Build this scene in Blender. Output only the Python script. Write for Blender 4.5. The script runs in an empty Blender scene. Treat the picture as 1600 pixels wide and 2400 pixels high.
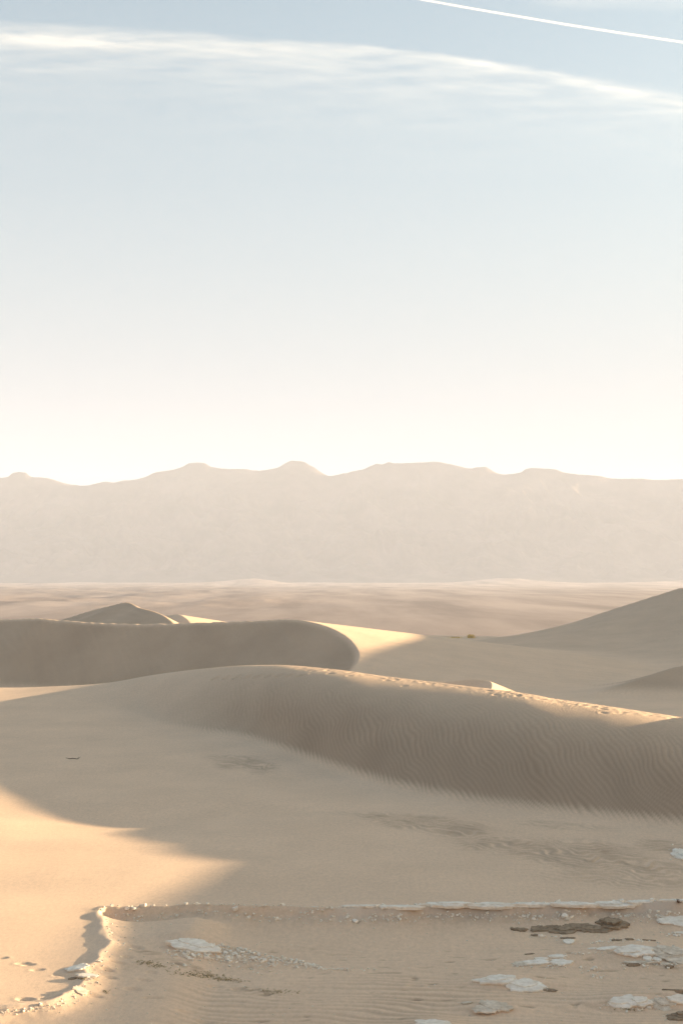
import bpy, math, random
import numpy as np
from mathutils import Vector

random.seed(7)
RNG = np.random.default_rng(7)
scene = bpy.context.scene
COL = scene.collection

# ------------------------------------------------------------------ camera
EYE = 7.0                      # camera height above the sand flat (z = 0)
F = 3333.33                    # focal length in pixels of a 1600 x 2400 frame (50 mm)
PITCH = math.atan(160.0 / F)
cam_data = bpy.data.cameras.new("camera")
cam = bpy.data.objects.new("camera", cam_data)
COL.objects.link(cam)
cam.location = (0, 0, EYE)
cam.rotation_euler = (math.pi / 2 + PITCH, 0, 0)
cam_data.sensor_fit = 'VERTICAL'
cam_data.sensor_height = 36.0
cam_data.lens = 50.0
cam_data.clip_start = 0.1
cam_data.clip_end = 120000.0
scene.camera = cam

# ------------------------------------------------------------------ sky, sun, exposure
SUN_EL = math.radians(8.6)
LOW_AIR = 0.3
LOW_COL = (1.50, 1.60, 1.84, 1)
SUN_AZ = math.radians(72.0)    # right of the view direction (+Y)
world = bpy.data.worlds.new("World")
scene.world = world
world.use_nodes = True
wn = world.node_tree
for n in list(wn.nodes):
    wn.nodes.remove(n)
w_out = wn.nodes.new('ShaderNodeOutputWorld')
w_bg = wn.nodes.new('ShaderNodeBackground')
w_sky = wn.nodes.new('ShaderNodeTexSky')
w_sky.sky_type = 'NISHITA'
w_sky.sun_disc = False
w_sky.sun_elevation = SUN_EL
w_sky.sun_rotation = SUN_AZ
w_sky.altitude = 0
w_sky.air_density = 1.0
w_sky.dust_density = 2.5
w_sky.ozone_density = 1.3
w_hsv = wn.nodes.new('ShaderNodeHueSaturation')
w_hsv.inputs['Saturation'].default_value = 1.0
w_mul = wn.nodes.new('ShaderNodeMix')
w_mul.data_type = 'RGBA'
w_mul.blend_type = 'MULTIPLY'
w_mul.inputs['Factor'].default_value = 1.0
w_mul.inputs['B'].default_value = (0.925, 0.945, 0.85, 1)
w_bg.inputs['Strength'].default_value = 0.063
wn.links.new(w_sky.outputs['Color'], w_hsv.inputs['Color'])
wn.links.new(w_hsv.outputs['Color'], w_mul.inputs['A'])
# dusty bright air low over the horizon, the same all the way round
w_geo = wn.nodes.new('ShaderNodeNewGeometry')
w_sep = wn.nodes.new('ShaderNodeSeparateXYZ')
w_abs = wn.nodes.new('ShaderNodeMath'); w_abs.operation = 'MULTIPLY'
w_div = wn.nodes.new('ShaderNodeMath'); w_div.operation = 'MULTIPLY'; w_div.inputs[1].default_value = -1.0 / LOW_AIR ** 2
w_exp = wn.nodes.new('ShaderNodeMath'); w_exp.operation = 'EXPONENT'
w_low = wn.nodes.new('ShaderNodeMix'); w_low.data_type = 'RGBA'
w_low.inputs['B'].default_value = LOW_COL
wn.links.new(w_geo.outputs['Incoming'], w_sep.inputs[0])
wn.links.new(w_sep.outputs['Z'], w_abs.inputs[0]); wn.links.new(w_sep.outputs['Z'], w_abs.inputs[1])
wn.links.new(w_abs.outputs[0], w_div.inputs[0])
wn.links.new(w_div.outputs[0], w_exp.inputs[0])
wn.links.new(w_exp.outputs[0], w_low.inputs['Factor'])
wn.links.new(w_mul.outputs['Result'], w_low.inputs['A'])
wn.links.new(w_low.outputs['Result'], w_bg.inputs['Color'])
wn.links.new(w_bg.outputs['Background'], w_out.inputs['Surface'])

SUN_DIR = Vector((math.sin(SUN_AZ) * math.cos(SUN_EL), math.cos(SUN_AZ) * math.cos(SUN_EL), math.sin(SUN_EL)))
sun_data = bpy.data.lights.new("sun", 'SUN')
sun_data.energy = 4.6
sun_data.angle = math.radians(0.53)
sun_data.color = (1.0, 0.76, 0.48)
sun = bpy.data.objects.new("sun", sun_data)
COL.objects.link(sun)
sun.location = (60, 60, 60)
sun.rotation_euler = SUN_DIR.to_track_quat('Z', 'Y').to_euler()

scene.cycles.volume_bounces = 2
scene.view_settings.view_transform = 'Standard'
scene.view_settings.look = 'None'
scene.view_settings.exposure = 2.5
scene.view_settings.gamma = 1.0
scene.view_settings.use_curve_mapping = False
HAZE_DENSITY = 1.0e-4

# ------------------------------------------------------------------ helpers
CP, SP = math.cos(PITCH), math.sin(PITCH)

def ray(u, v):
    rx = (u - 800.0) / F
    ry = (1200.0 - v) / F
    return rx, CP - ry * SP, SP + ry * CP

def at_z(u, v, z):
    """point on the sight line that lies at height z"""
    a, b, c = ray(u, v)
    t = (z - EYE) / c
    return a * t, b * t, z

def at_d(u, v, d):
    """point on the sight line at distance d along +Y"""
    a, b, c = ray(u, v)
    t = d / b
    return a * t, d, EYE + c * t

def ss(t):
    t = np.clip(t, 0, 1)
    return t * t * (3 - 2 * t)

def spline(xs, ys, x):
    """monotone cubic interpolation, flat beyond the ends"""
    xs = np.asarray(xs, float); ys = np.asarray(ys, float)
    h = np.diff(xs); d = np.diff(ys) / h
    m = np.zeros(len(xs))
    m[0], m[-1] = d[0], d[-1]
    for i in range(1, len(xs) - 1):
        if d[i - 1] * d[i] > 0:
            w1 = 2 * h[i] + h[i - 1]; w2 = h[i] + 2 * h[i - 1]
            m[i] = (w1 + w2) / (w1 / d[i - 1] + w2 / d[i])
    x = np.clip(x, xs[0], xs[-1])
    k = np.clip(np.searchsorted(xs, x) - 1, 0, len(xs) - 2)
    t = (x - xs[k]) / h[k]
    t2, t3 = t * t, t * t * t
    return ((2 * t3 - 3 * t2 + 1) * ys[k] + (t3 - 2 * t2 + t) * h[k] * m[k]
            + (-2 * t3 + 3 * t2) * ys[k + 1] + (t3 - t2) * h[k] * m[k + 1])

def _hash(ix, iy, seed):
    h = (ix.astype(np.int64) * 374761393 + iy.astype(np.int64) * 668265263 + seed * 974711) & 0xffffffff
    h = ((h ^ (h >> 13)) * 1274126177) & 0xffffffff
    h = h ^ (h >> 16)
    return (h & 0xffff) / 65535.0

def noise(x, y, seed=0):
    """gradient noise, about -1..1"""
    x = np.asarray(x, float); y = np.asarray(y, float)
    ix = np.floor(x); iy = np.floor(y)
    fx = x - ix; fy = y - iy
    u = fx * fx * fx * (fx * (fx * 6 - 15) + 10); v = fy * fy * fy * (fy * (fy * 6 - 15) + 10)
    def g(dx, dy):
        a = _hash(ix + dx, iy + dy, seed) * 2 * np.pi
        return np.cos(a) * (fx - dx) + np.sin(a) * (fy - dy)
    n0 = g(0, 0) * (1 - u) + g(1, 0) * u
    n1 = g(0, 1) * (1 - u) + g(1, 1) * u
    return (n0 * (1 - v) + n1 * v) * 1.45

def fbm(x, y, octs=4, seed=0, gain=0.5):
    t = 0; a = 1.0; n = 0
    for o in range(octs):
        t = t + a * noise(x * 2 ** o + 17.3 * o, y * 2 ** o - 9.1 * o, seed + o)
        n += a; a *= gain
    return t / n

def ridged(x, y, octs=4, seed=0):
    t = 0; a = 1.0; n = 0
    for o in range(octs):
        t = t + a * (1 - np.abs(noise(x * 2 ** o + 5.7 * o, y * 2 ** o + 3.3 * o, seed + o)) * 1.6)
        n += a; a *= 0.5
    return t / n

def polyline_dist(x, y, pts):
    """signed distance to a plan polyline (positive on its right-hand side) and the interpolated z"""
    best = np.full(x.shape, 1e18); sgn = np.ones(x.shape); zz = np.zeros(x.shape)
    for (x0, y0, z0), (x1, y1, z1) in zip(pts[:-1], pts[1:]):
        dx, dy = x1 - x0, y1 - y0
        L2 = dx * dx + dy * dy
        t = np.clip(((x - x0) * dx + (y - y0) * dy) / L2, 0, 1)
        px, py = x - (x0 + t * dx), y - (y0 + t * dy)
        d2 = px * px + py * py
        c = dx * py - dy * px
        m = d2 < best - 1e-9
        best = np.where(m, d2, best); sgn = np.where(m, np.where(c < 0, 1.0, -1.0), sgn); zz = np.where(m, z0 + t * (z1 - z0), zz)
    return np.sqrt(best) * sgn, zz

def smooth_line(pts, n=6):
    """Catmull-Rom refinement of a list of 3D points"""
    P = [np.array(p, float) for p in pts]
    P = [2 * P[0] - P[1]] + P + [2 * P[-1] - P[-2]]
    out = []
    for i in range(1, len(P) - 2):
        for k in range(n):
            t = k / n
            out.append(tuple(0.5 * ((2 * P[i]) + (-P[i - 1] + P[i + 1]) * t + (2 * P[i - 1] - 5 * P[i] + 4 * P[i + 1] - P[i + 2]) * t * t
                                    + (-P[i - 1] + 3 * P[i] - 3 * P[i + 1] + P[i + 2]) * t ** 3)))
    out.append(tuple(P[-2]))
    return out

def smax(a, b, k):
    h = np.clip(0.5 + 0.5 * (a - b) / k, 0, 1)
    return b + (a - b) * h + k * h * (1 - h)

def mesh_from(name, verts, faces, mat, smooth=True, attrs=None):
    """one mesh object from arrays of vertices and quads (or triangles)"""
    me = bpy.data.meshes.new(name)
    verts = np.asarray(verts, np.float32); faces = np.asarray(faces, np.int32)
    k = faces.shape[1]
    me.vertices.add(len(verts)); me.vertices.foreach_set('co', verts.ravel())
    me.loops.add(faces.size); me.loops.foreach_set('vertex_index', faces.ravel())
    me.polygons.add(len(faces))
    me.polygons.foreach_set('loop_start', np.arange(0, faces.size, k, dtype=np.int32))
    me.polygons.foreach_set('use_smooth', np.full(len(faces), smooth))
    me.update(calc_edges=True)
    for an, av in (attrs or {}).items():
        at = me.attributes.new(an, 'FLOAT', 'POINT')
        at.data.foreach_set('value', np.asarray(av, np.float32).ravel())
    me.materials.append(mat)
    o = bpy.data.objects.new(name, me)
    COL.objects.link(o)
    return o

def grid_faces(nr, nc):
    i = np.arange(nr * nc).reshape(nr, nc)
    return np.stack([i[:-1, :-1], i[:-1, 1:], i[1:, 1:], i[1:, :-1]], -1).reshape(-1, 4)

def sub_mesh(verts, faces, sel, attrs):
    f = faces[sel]
    used = np.unique(f)
    remap = np.zeros(len(verts), np.int64); remap[used] = np.arange(len(used))
    return verts[used], remap[f], {k: a[used] for k, a in attrs.items()}

def tag(o, label=None, cat=None, group=None, kind=None):
    if label: o['label'] = label
    if cat: o['category'] = cat
    if group: o['group'] = group
    if kind: o['kind'] = kind
    return o

# ------------------------------------------------------------------ materials
def new_mat(name):
    m = bpy.data.materials.new(name)
    m.use_nodes = True
    nt = m.node_tree
    b = nt.nodes['Principled BSDF']
    b.inputs['Roughness'].default_value = 0.9
    b.inputs['Specular IOR Level'].default_value = 0.15
    return m, nt, b

def n_noise(nt, scale, detail=4, rough=0.6, vec=None, stretch=None):
    n = nt.nodes.new('ShaderNodeTexNoise')
    n.inputs['Scale'].default_value = scale
    n.inputs['Detail'].default_value = detail
    n.inputs['Roughness'].default_value = rough
    g = nt.nodes.new('ShaderNodeNewGeometry')
    src = g.outputs['Position']
    if stretch:
        mp = nt.nodes.new('ShaderNodeMapping')
        mp.inputs['Scale'].default_value = stretch
        nt.links.new(src, mp.inputs['Vector']); src = mp.outputs['Vector']
    nt.links.new(src, n.inputs['Vector'])
    return n.outputs['Fac']

def n_ramp(nt, fac, stops):
    r = nt.nodes.new('ShaderNodeValToRGB')
    e = r.color_ramp.elements
    e[0].position, e[0].color = stops[0][0], (*stops[0][1], 1)
    e[1].position, e[1].color = stops[-1][0], (*stops[-1][1], 1)
    for p, c in stops[1:-1]:
        k = e.new(p); k.color = (*c, 1)
    nt.links.new(fac, r.inputs['Fac'])
    return r.outputs['Color']

def n_mix(nt, fac, a, b, mode='MIX'):
    m = nt.nodes.new('ShaderNodeMix')
    m.data_type = 'RGBA'; m.blend_type = mode
    for key, val in (('Factor', fac), ('A', a), ('B', b)):
        s = m.inputs[key]
        if isinstance(val, (int, float)): s.default_value = val
        elif isinstance(val, tuple): s.default_value = (*val, 1)
        else: nt.links.new(val, s)
    return m.outputs['Result']

def n_attr(nt, name):
    a = nt.nodes.new('ShaderNodeAttribute'); a.attribute_name = name
    return a.outputs['Fac']

def n_bump(nt, b, height, strength, dist):
    bp = nt.nodes.new('ShaderNodeBump')
    bp.inputs['Strength'].default_value = strength
    bp.inputs['Distance'].default_value = dist
    nt.links.new(height, bp.inputs['Height'])
    nt.links.new(bp.outputs['Normal'], b.inputs['Normal'])

SAND = (0.73, 0.53, 0.37)
def make_sand():
    m, nt, b = new_mat('sand')
    c = n_ramp(nt, n_noise(nt, 0.35, 5, 0.6), [(0.3, tuple(k * 0.94 for k in SAND)), (0.7, tuple(k * 1.05 for k in SAND))])
    grain = n_ramp(nt, n_noise(nt, 60, 3, 0.7), [(0.25, (0.86, 0.86, 0.86)), (0.75, (1.12, 1.12, 1.12))])
    c = n_mix(nt, 1.0, c, grain, 'MULTIPLY')
    mid = n_ramp(nt, n_noise(nt, 13, 4, 0.75, stretch=(1, .45, 1)), [(0.3, (0.90, 0.90, 0.90)), (0.7, (1.09, 1.09, 1.09))])
    c = n_mix(nt, 1.0, c, mid, 'MULTIPLY')
    c = n_mix(nt, n_attr(nt, 'coarse_shade'), c, (0.335, 0.232, 0.155))  # dark tint: coarse grains, plus shade painted on dune faces and hollows
    c = n_mix(nt, n_attr(nt, 'salt'), c, (0.58, 0.52, 0.45))
    nt.links.new(c, b.inputs['Base Color'])
    n_bump(nt, b, n_noise(nt, 38, 4, 0.75), 0.55, 0.014)
    return m
M_SAND = make_sand()

def make_crust(name, lo, hi, bump=0.5):
    m, nt, b = new_mat(name)
    c = n_ramp(nt, n_noise(nt, 9, 6, 0.65), [(0.3, lo), (0.62, hi)])
    lay = n_ramp(nt, n_noise(nt, 3.0, 4, 0.6, stretch=(1, 1, 28)), [(0.35, (0.86, 0.83, 0.79)), (0.6, (1, 1, 1))])
    c = n_mix(nt, 1.0, c, lay, 'MULTIPLY')
    nt.links.new(c, b.inputs['Base Color'])
    n_bump(nt, b, n_noise(nt, 28, 6, 0.7), bump, 0.02)
    return m
M_CRUST = make_crust('pale_crust', (0.75, 0.665, 0.56), (0.92, 0.85, 0.75))
M_FLAKE = make_crust('mud_flake', (0.70, 0.61, 0.50), (0.90, 0.83, 0.72))
M_CLOD = make_crust('brown_clod', (0.21, 0.152, 0.10), (0.41, 0.31, 0.215), 0.9)
M_TAN = make_crust('tan_crust', (0.52, 0.42, 0.32), (0.78, 0.68, 0.56))

def make_rock(name, lo, hi, scale, stretch=None):
    m, nt, b = new_mat(name)
    c = n_ramp(nt, n_noise(nt, scale, 6, 0.6, stretch=stretch), [(0.35, lo), (0.65, hi)])
    nt.links.new(c, b.inputs['Base Color'])
    return m
M_PLAIN = make_rock('desert_plain', (0.22, 0.178, 0.158), (0.38, 0.31, 0.275), 0.02, (1, 0.09, 1))
M_MOUNT = make_rock('mountain_rock', (0.065, 0.05, 0.042), (0.155, 0.118, 0.10), 0.006)

# ------------------------------------------------------------------ the dune field as one height function
crest_px = [(0, 1612, 84), (150, 1608, 82), (240, 1602, 80.5), (360, 1582, 78), (480, 1567, 75.5), (600, 1559, 72.5), (700, 1561, 69.5),
            (800, 1571, 66), (900, 1585, 63), (1000, 1597, 60), (1100, 1609, 57), (1200, 1621, 54.5), (1300, 1638, 52.5), (1400, 1652, 51),
            (1500, 1667, 49.8), (1600, 1682, 48.8)]
CREST = [(-90, 96, 0.3), (-50, 90, 0.5)] + [at_d(*p) for p in crest_px] + [(13.2, 48.4, 2.12), (14.6, 48.0, 2.65), (15.9, 47.6, 3.40), (17.1, 47.25, 3.47), (18.5, 46.8, 3.64), (20.4, 46.2, 3.95), (21.8, 45.8, 4.10), (23.4, 45.2, 4.25), (26.7, 43.7, 4.8), (29.3, 42.6, 5.28), (34.5, 41.4, 6.25), (43.5, 40.5, 7.6), (50, 40, 8.6), (70, 40, 10), (120, 40, 10)]  # crest right of the frame raised to throw the foreground shadow
CX, CY, CZ = (np.array([p[i] for p in CREST]) for i in range(3))
toe_px = [(300, 1655, .65), (400, 1680, .6), (560, 1718, .4), (700, 1772, .2), (800, 1812, .1), (900, 1847, .03), (1000, 1872, 0), (1100, 1892, 0),
          (1200, 1906, 0), (1400, 1928, 0), (1600, 1948, 0)]
TOE = [(-90, 80, 0), (-40, 74, 0)] + [at_z(*p) for p in toe_px] + [(18, 36.8, 0), (26, 34, 0), (40, 31, 0), (70, 30, 0), (120, 30, 0)]
TX, TY = (np.array([p[i] for p in TOE]) for i in range(2))

rim_px = [(2600, 2128), (1750, 2128), (1600, 2127), (1500, 2124), (1400, 2123), (1300, 2126), (1200, 2124), (1100, 2123), (1000, 2126), (900, 2130),
          (800, 2131), (700, 2128), (600, 2128), (520, 2127), (450, 2125), (370, 2127), (300, 2127), (250, 2128), (233, 2131), (236, 2150), (246, 2172),
          (250, 2195), (264, 2212), (248, 2228), (226, 2254), (206, 2274), (214, 2288), (192, 2305), (170, 2332), (122, 2350), (60, 2362), (0, 2369), (-120, 2386), (-500, 2420)]
RIM = [at_z(u, v, 0.0) for u, v in rim_px]

# little mounds that carry the crust slabs: (u, v, half width px, half depth m, height m)
MOUNDS = [(450, 2222, 75, 1.1, .16), (560, 2245, 110, .9, .07), (1570, 2160, 50, .8, .08), (1270, 2250, 90, .6, .05), (1500, 2236, 130, .8, .13),
          (1215, 2302, 95, .5, .10), (1480, 2346, 80, .45, .11), (1590, 2346, 50, .4, .08), (1140, 2360, 60, .4, .06), (1010, 2398, 60, .4, .06),
          (1510, 2262, 70, .4, .05), (1330, 2206, 25, .3, .03), (1360, 2172, 120, .5, .05)]
PRINTS = []     # (x, y, half length, half width, angle, depth)
def add_print(u, v, z, L=.17, W=.075, ang=None, dep=.055):
    x, y, _ = at_z(u, v, z)
    PRINTS.append((x, y, L, W, random.uniform(-.5, .5) if ang is None else ang, dep))
for u, v in ((4, 2245), (54, 2257), (68, 2260), (89, 2272), (142, 2284), (160, 2286)):
    add_print(u, v, 0.0, .11, .04, .2, .03)
for u, v in ((322, 2256), (318, 2253), (356, 2308), (340, 2327), (312, 2349), (356, 2367), (252, 2313), (258, 2329), (410, 2279), (425, 2281), (505, 2312),
             (560, 2317), (438, 2382), (480, 2397), (300, 2277), (276, 2294), (120, 2392), (60, 2393), (220, 2375), (972, 2313), (832, 2178), (1460, 2362)):
    add_print(u, v, -.36, random.uniform(.10, .17), random.uniform(.04, .06), random.uniform(-.3, .3), random.uniform(.03, .05))

B_LINE = smooth_line([at_d(-420, 1470, 132), at_d(-150, 1462, 124), at_d(0, 1452, 119), at_d(85, 1449, 117), at_d(150, 1454, 116), at_d(220, 1459, 115), at_d(300, 1462, 114), at_d(400, 1461, 113),
          at_d(500, 1458, 111.5), at_d(600, 1455, 110), at_d(670, 1451, 108.5), at_d(720, 1456, 106.5), at_d(770, 1470, 104), at_d(805, 1488, 101.5), at_d(828, 1508, 99), at_d(840, 1530, 96),
          at_d(838, 1550, 93), at_d(822, 1572, 90), at_d(800, 1600, 87)], 4)
C_LINE = smooth_line([at_d(60, 1476, 208), at_d(150, 1451, 203), at_d(210, 1432, 199), at_d(260, 1419, 196), at_d(298, 1411, 193), at_d(325, 1423, 187), at_d(350, 1429, 182), at_d(380, 1440, 177), at_d(410, 1463, 170), at_d(430, 1490, 164)], 4)
C2_LINE = smooth_line([at_d(360, 1452, 214), at_d(395, 1441, 212), at_d(418, 1440, 209), at_d(432, 1447, 204), at_d(442, 1456, 200), at_d(450, 1470, 196)], 4)
D_LINE = smooth_line([at_d(1180, 1497, 171), at_d(1250, 1494, 169), at_d(1300, 1478, 167), at_d(1350, 1459, 165), at_d(1400, 1440, 163), at_d(1450, 1423, 161.5), at_d(1500, 1407, 160), at_d(1560, 1388, 158), at_d(1600, 1377, 157),
          (46.5, 152, 7.8), (57, 138, 10.7), (66, 127, 12.3), (76, 116, 13.8), (105, 98, 16), (170, 92, 17)], 4)  # ridge beyond the frame shaped to cast shade over the terrace
E_LINE = smooth_line([at_d(1330, 1672, 83), at_d(1380, 1641, 84), at_d(1420, 1622, 85), at_d(1460, 1606, 86), at_d(1500, 1591, 87), at_d(1550, 1574, 88), at_d(1600, 1560, 89), (27, 91, 2.3), (36, 94, 2.7), (60, 98, 2.6), (90, 100, 1.0)], 4)
SHADE_LINE = smooth_line([(50, 182, 7.5), (62, 185, 12), (80, 190, 16.5), (120, 202, 21), (180, 212, 24)], 4)  # unseen dune added only to shade the far side of the terrace
F_LINE = smooth_line([at_d(880, 1602, 77), at_d(950, 1595, 76), at_d(1040, 1597, 74.5), at_d(1090, 1592, 74), at_d(1120, 1592, 73.5), at_d(1146, 1596, 72.5), at_d(1152, 1606, 70.5), at_d(1146, 1625, 68.5)], 4)

def dune(x, y, line, slip, stoss, concave=None, base=0.0, rnd=None):
    d, zc = polyline_dist(x, y, line)
    d0 = d
    if rnd is not None:
        d = (np.sqrt(d * d + rnd * rnd) - rnd) * np.sign(d)
    out = np.where(d > 0, zc - slip * d, zc - stoss * -d)
    if concave is not None:
        out = np.where(d > 0, base + (zc - base) * np.exp(-d / concave), out)
    return out, d0

def valley(x, y):
    v = 0.2 - 1.6 * ss((-x + 2) / 16) * ss((y - 70) / 20) + 0.12 * fbm(x / 30, y / 30, 2, 31)
    edge = spline([-60, -20, 0.5, 24, 40, 90], [182, 182, 178.5, 168, 172, 172], x)
    return v - 0.3 * np.maximum(0, y - edge) * ss((y - edge) / 6)

def rim_distance(x, y):
    j = 0.10 * noise(x * 1.3, y * 1.3, 61) + 0.025 * noise(x * 4.1, y * 4.1, 62)
    d, _ = polyline_dist(x, y, RIM)
    return -d + j               # positive inside the lower basin

def height(x, y, fine=True):
    """ground height, which dune owns each point, and the two colour masks"""
    floor = 0.66 * ss((y - 47) / 40) + 0.05 * fbm(x / 7, y / 9, 3, 3) * ss((y - 20) / 6) + 5.4 * ss((17.5 - y) / 15)
    floor = floor + 0.035 * np.sin(y * 0.95 + 0.6 * noise(x / 9, y / 4, 91) * 3) * ss((y - 30.6) / 2) * (1 - ss((y - 42) / 6)) * (1 - ss((x + 1) / 4))
    floor = floor - 0.24 * np.exp(-((x + 6.5) / 4) ** 2 - ((y - 42.2) / 2.4) ** 2)
    yc = spline(CX, CY, x); zc = spline(CX, CZ, x); yt = spline(TX, TY, x)
    w = ss((x + 13) / 13)
    s = (y - yt) / (yc - yt)
    eps = 0.30 * (1 - w) + 0.05 * w
    s = np.clip(0.5 * (s + np.sqrt(s * s + eps * eps)) - 0.25 * eps * eps / np.maximum(0.4, np.abs(s) + 0.4), 0, 1)
    prof = (1 - w) * s * s * (3 - 2 * s) + w * (1 - (1 - s) ** 2.3)
    fl_c = 0.66 * ss((yc - 47) / 40)
    z = floor * (1 - prof) + (zc) * prof
    db = np.maximum(0, y - yc)
    z_back = zc - 0.24 * db * db / (db + 1.5)
    val = valley(x, y)
    main = np.where(y > yc, smax(z_back, val, 0.6), z)
    coarse_shade = np.zeros(x.shape); salt = np.zeros(x.shape)
    # ---- basin below the crusted rim
    near = (y < 34) & (y > 14)
    if near.any():
        xn, yn = x[near], y[near]
        rd = rim_distance(xn, yn)
        left = ss((-2.2 - xn) / 1.0) * ss((30.5 - yn) / .6)
        depth = 0.36 * (1 - left) + 0.20 * left
        wid = 1.1 * (1 - left) + 2.4 * left
        lip = (0.05 + .05 * ss((xn + 1) / 4)) * (1 - 0.8 * left)
        dz = -lip * ss(rd / 0.10) - (depth - lip) * (1 - np.exp(-np.maximum(rd, 0) / wid * 2.2))
        dz = dz + (0.030 + 0.04 * left) * np.exp(-(np.minimum(rd, 0) / 0.2) ** 2) * (1 - ss(rd / (0.06 + .5 * left))) * (0.8 + 0.45 * noise(xn * 1.6, yn * 1.6, 64))
        dz = dz + 0.03 * fbm(xn / 1.6, yn / 1.6, 3, 65) * ss(rd / 1.0)
        talus = np.exp(-((rd - 0.2) / 0.32) ** 2)
        dz = dz + talus * 0.028 * (1 - .8 * left) * fbm(xn * 6, yn * 4, 3, 66)
        main_n = main[near] + dz * ss((yn - 13) / 5)
        for (u, v, hw, hd, hh) in MOUNDS:
            mx, my, _ = at_z(u, v, -0.3)
            hwm = hw / F * my
            q = ((xn - mx) / (hwm * 1.25)) ** 2 + np.where(yn > my, (yn - my) / (hd * 1.5), (yn - my) / (hd * 0.48)) ** 2
            main_n = main_n + 1.4 * hh * np.exp(-q)
        main[near] = main_n
        salt[near] = 0.55 * np.exp(-(rd / 0.22) ** 2) * np.clip(0.5 + 0.9 * noise(xn * 1.1, yn * 1.1, 67), 0, 1) * ss((xn + 2.0) / 3)
        coarse_shade[near] = talus * (.2 + .22 * ss((xn + 1) / 4)) * (1 - left) * np.clip(.6 + .8 * fbm(xn * 5, yn * 3, 3, 68), 0, 1)
        salt[near] += 0.15 * np.exp(-(rd / 0.15) ** 2) * left
    # ---- other dunes
    hs = [main]
    b, bd = dune(x, y, B_LINE, 0.60, 0.115); hs.append(b)
    c, _ = dune(x, y, C_LINE, 0.36, 0.50); hs.append(c)
    c2, _ = dune(x, y, C2_LINE, 0.5, 0.16); hs.append(c2)
    dd, ddd = dune(x, y, D_LINE, 0.4, 0.5, 15.0, -0.1, 0.3 + 3.2 * ss((x - 43) / 8))
    dd = dd - 3.0 * ss((ddd - 28) / 45)
    dd = dd + 0.5 * fbm(x / 18, (y - x * .5) / 40, 2, 44) * ss(ddd / 14) * (1 - ss(ddd / 60)); hs.append(dd)
    e, _ = dune(x, y, E_LINE, 0.17, 0.3); hs.append(e)
    f, _ = dune(x, y, F_LINE, 0.45, 0.4); hs.append(f)
    g, _ = dune(x, y, SHADE_LINE, 0.4, 0.4, None, 0.0, 3.5 + 0 * x); hs.append(g)
    st = np.stack(hs)
    owner = np.argmax(st, 0)
    z = st[0]
    for k, kk in ((1, .25), (2, .3), (3, .2), (4, .8), (5, .9), (6, .12), (7, .8)):
        z = smax(z, st[k], kk)
    z = z + (0.015 + .035 * (bd > 0) * (owner == 1)) * fbm(x / 2.3, y / 3.4, 3, 47) * ((owner > 0) & (y > 60))
    # ---- which part of the main sheet is dune and which is flat
    split = np.where((owner == 0) & (y > yt - 0.2) & (x > -14) & (y < yc + 12), 8, owner)
    if fine:
        dt = y - yt
        face = ss((s - 0.02) / 0.10) * (y < yc + 2) * w
        warp = 0.55 * noise(x / 1.6, y / 2.6, 71) + 0.22 * noise(x / .6, y / 1.1, 72)
        k = 0.22 + 1.3 * ss((s - 0.55) / 0.4) + 0.9 * (1 - ss((s - 0.02) / 0.16))
        lam = 0.19 - 0.05 * ss((s - .45) / .4)
        ph = (x + 0.08 * dt + 1.3 * np.maximum(0, s - .55) ** 1.5 * 6 - 0.9 * np.maximum(0, .18 - s) * 3 + warp * 0.45) / 0.185
        tri = np.sin(2 * np.pi * ph + 0.5 * np.sin(2 * np.pi * ph))
        amp = (0.010 + 0.006 * noise(x / 2.2, y / 3.0, 73)) * (1 - .45 * ss((s - .5) / .4))
        z = z + face * amp * tri
        z = z + face * 0.03 * noise(x * 1.1, y * .35, 75) * (1 - ss((s - .3) / .3))
        # left, softer end of the same dune
        # ripples across the basin
        bm = ((y < 30.2) & (y > 16)).astype(float)
        if near.any():
            rdn = np.full(x.shape, -1.0); rdn[near] = rd
            rp = (y + 0.16 * x + 0.30 * noise(x / 2.4, y / .9, 81) + 0.05 * noise(x * 1.4, y * 3, 82)) / 0.235
            mask = ss((rdn - 0.9) / 1.6) * np.clip(0.55 + 0.9 * noise(x / 2.6 + 4, y / 2.0, 83), 0.12, 1.0) * (0.35 + .65 * ss((28.0 - y) / 3.0))
            z = z + mask * 0.013 * np.sin(2 * np.pi * rp + .6 * np.sin(2 * np.pi * rp))
            pits = np.clip(noise(x * 2.6, y * 5.2, 85) - 0.52, 0, 1) * ss((rdn - 1.6) / 1.2) * ss((x + 3) / 3)
            z = z - 0.09 * pits
            coarse_shade = np.maximum(coarse_shade, mask * .34 * np.clip(np.sin(2 * np.pi * rp + 2.2), 0, 1) + np.clip(pits * 3, 0, .6))  # ripple troughs and pits darkened, their shading put into the colour
        # broken ripple patches on the flat
        def patch(cu, cv, ru, rv, slope, seed):
            px, py, _ = at_z(cu, cv, 0.0)
            rx = ru / F * py; ry = rv * py * py / (F * EYE)
            qx = (x - px); qy = (y - py) - slope * (x - px)
            q = (qx / rx) ** 2 + (qy / ry) ** 2
            return np.clip(1.25 - q + 0.6 * noise(x * .8, y * .45, seed), 0, 1)
        pm = np.maximum.reduce([patch(1010, 1932, 190, 22, -0.75, 101) , patch(1330, 2000, 300, 34, -0.55, 102) * .9, patch(1520, 2050, 260, 40, -0.1, 106) * .6,
                                patch(575, 1795, 95, 17, -0.9, 103), patch(1330, 1940, 120, 10, -.5, 104) * .5, patch(1560, 1985, 70, 18, -.3, 105) * .8])
        pm = pm * (y > 31.2) * (1 - ss((s - .02) / .05))
        rp2 = (0.55 * x + y + 0.8 * noise(x / 1.1, y / 1.6, 111) + .34 * noise(x / .4, y / .7, 112)) / 0.42
        z = z + pm * 0.017 * np.sin(2 * np.pi * rp2)
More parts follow.
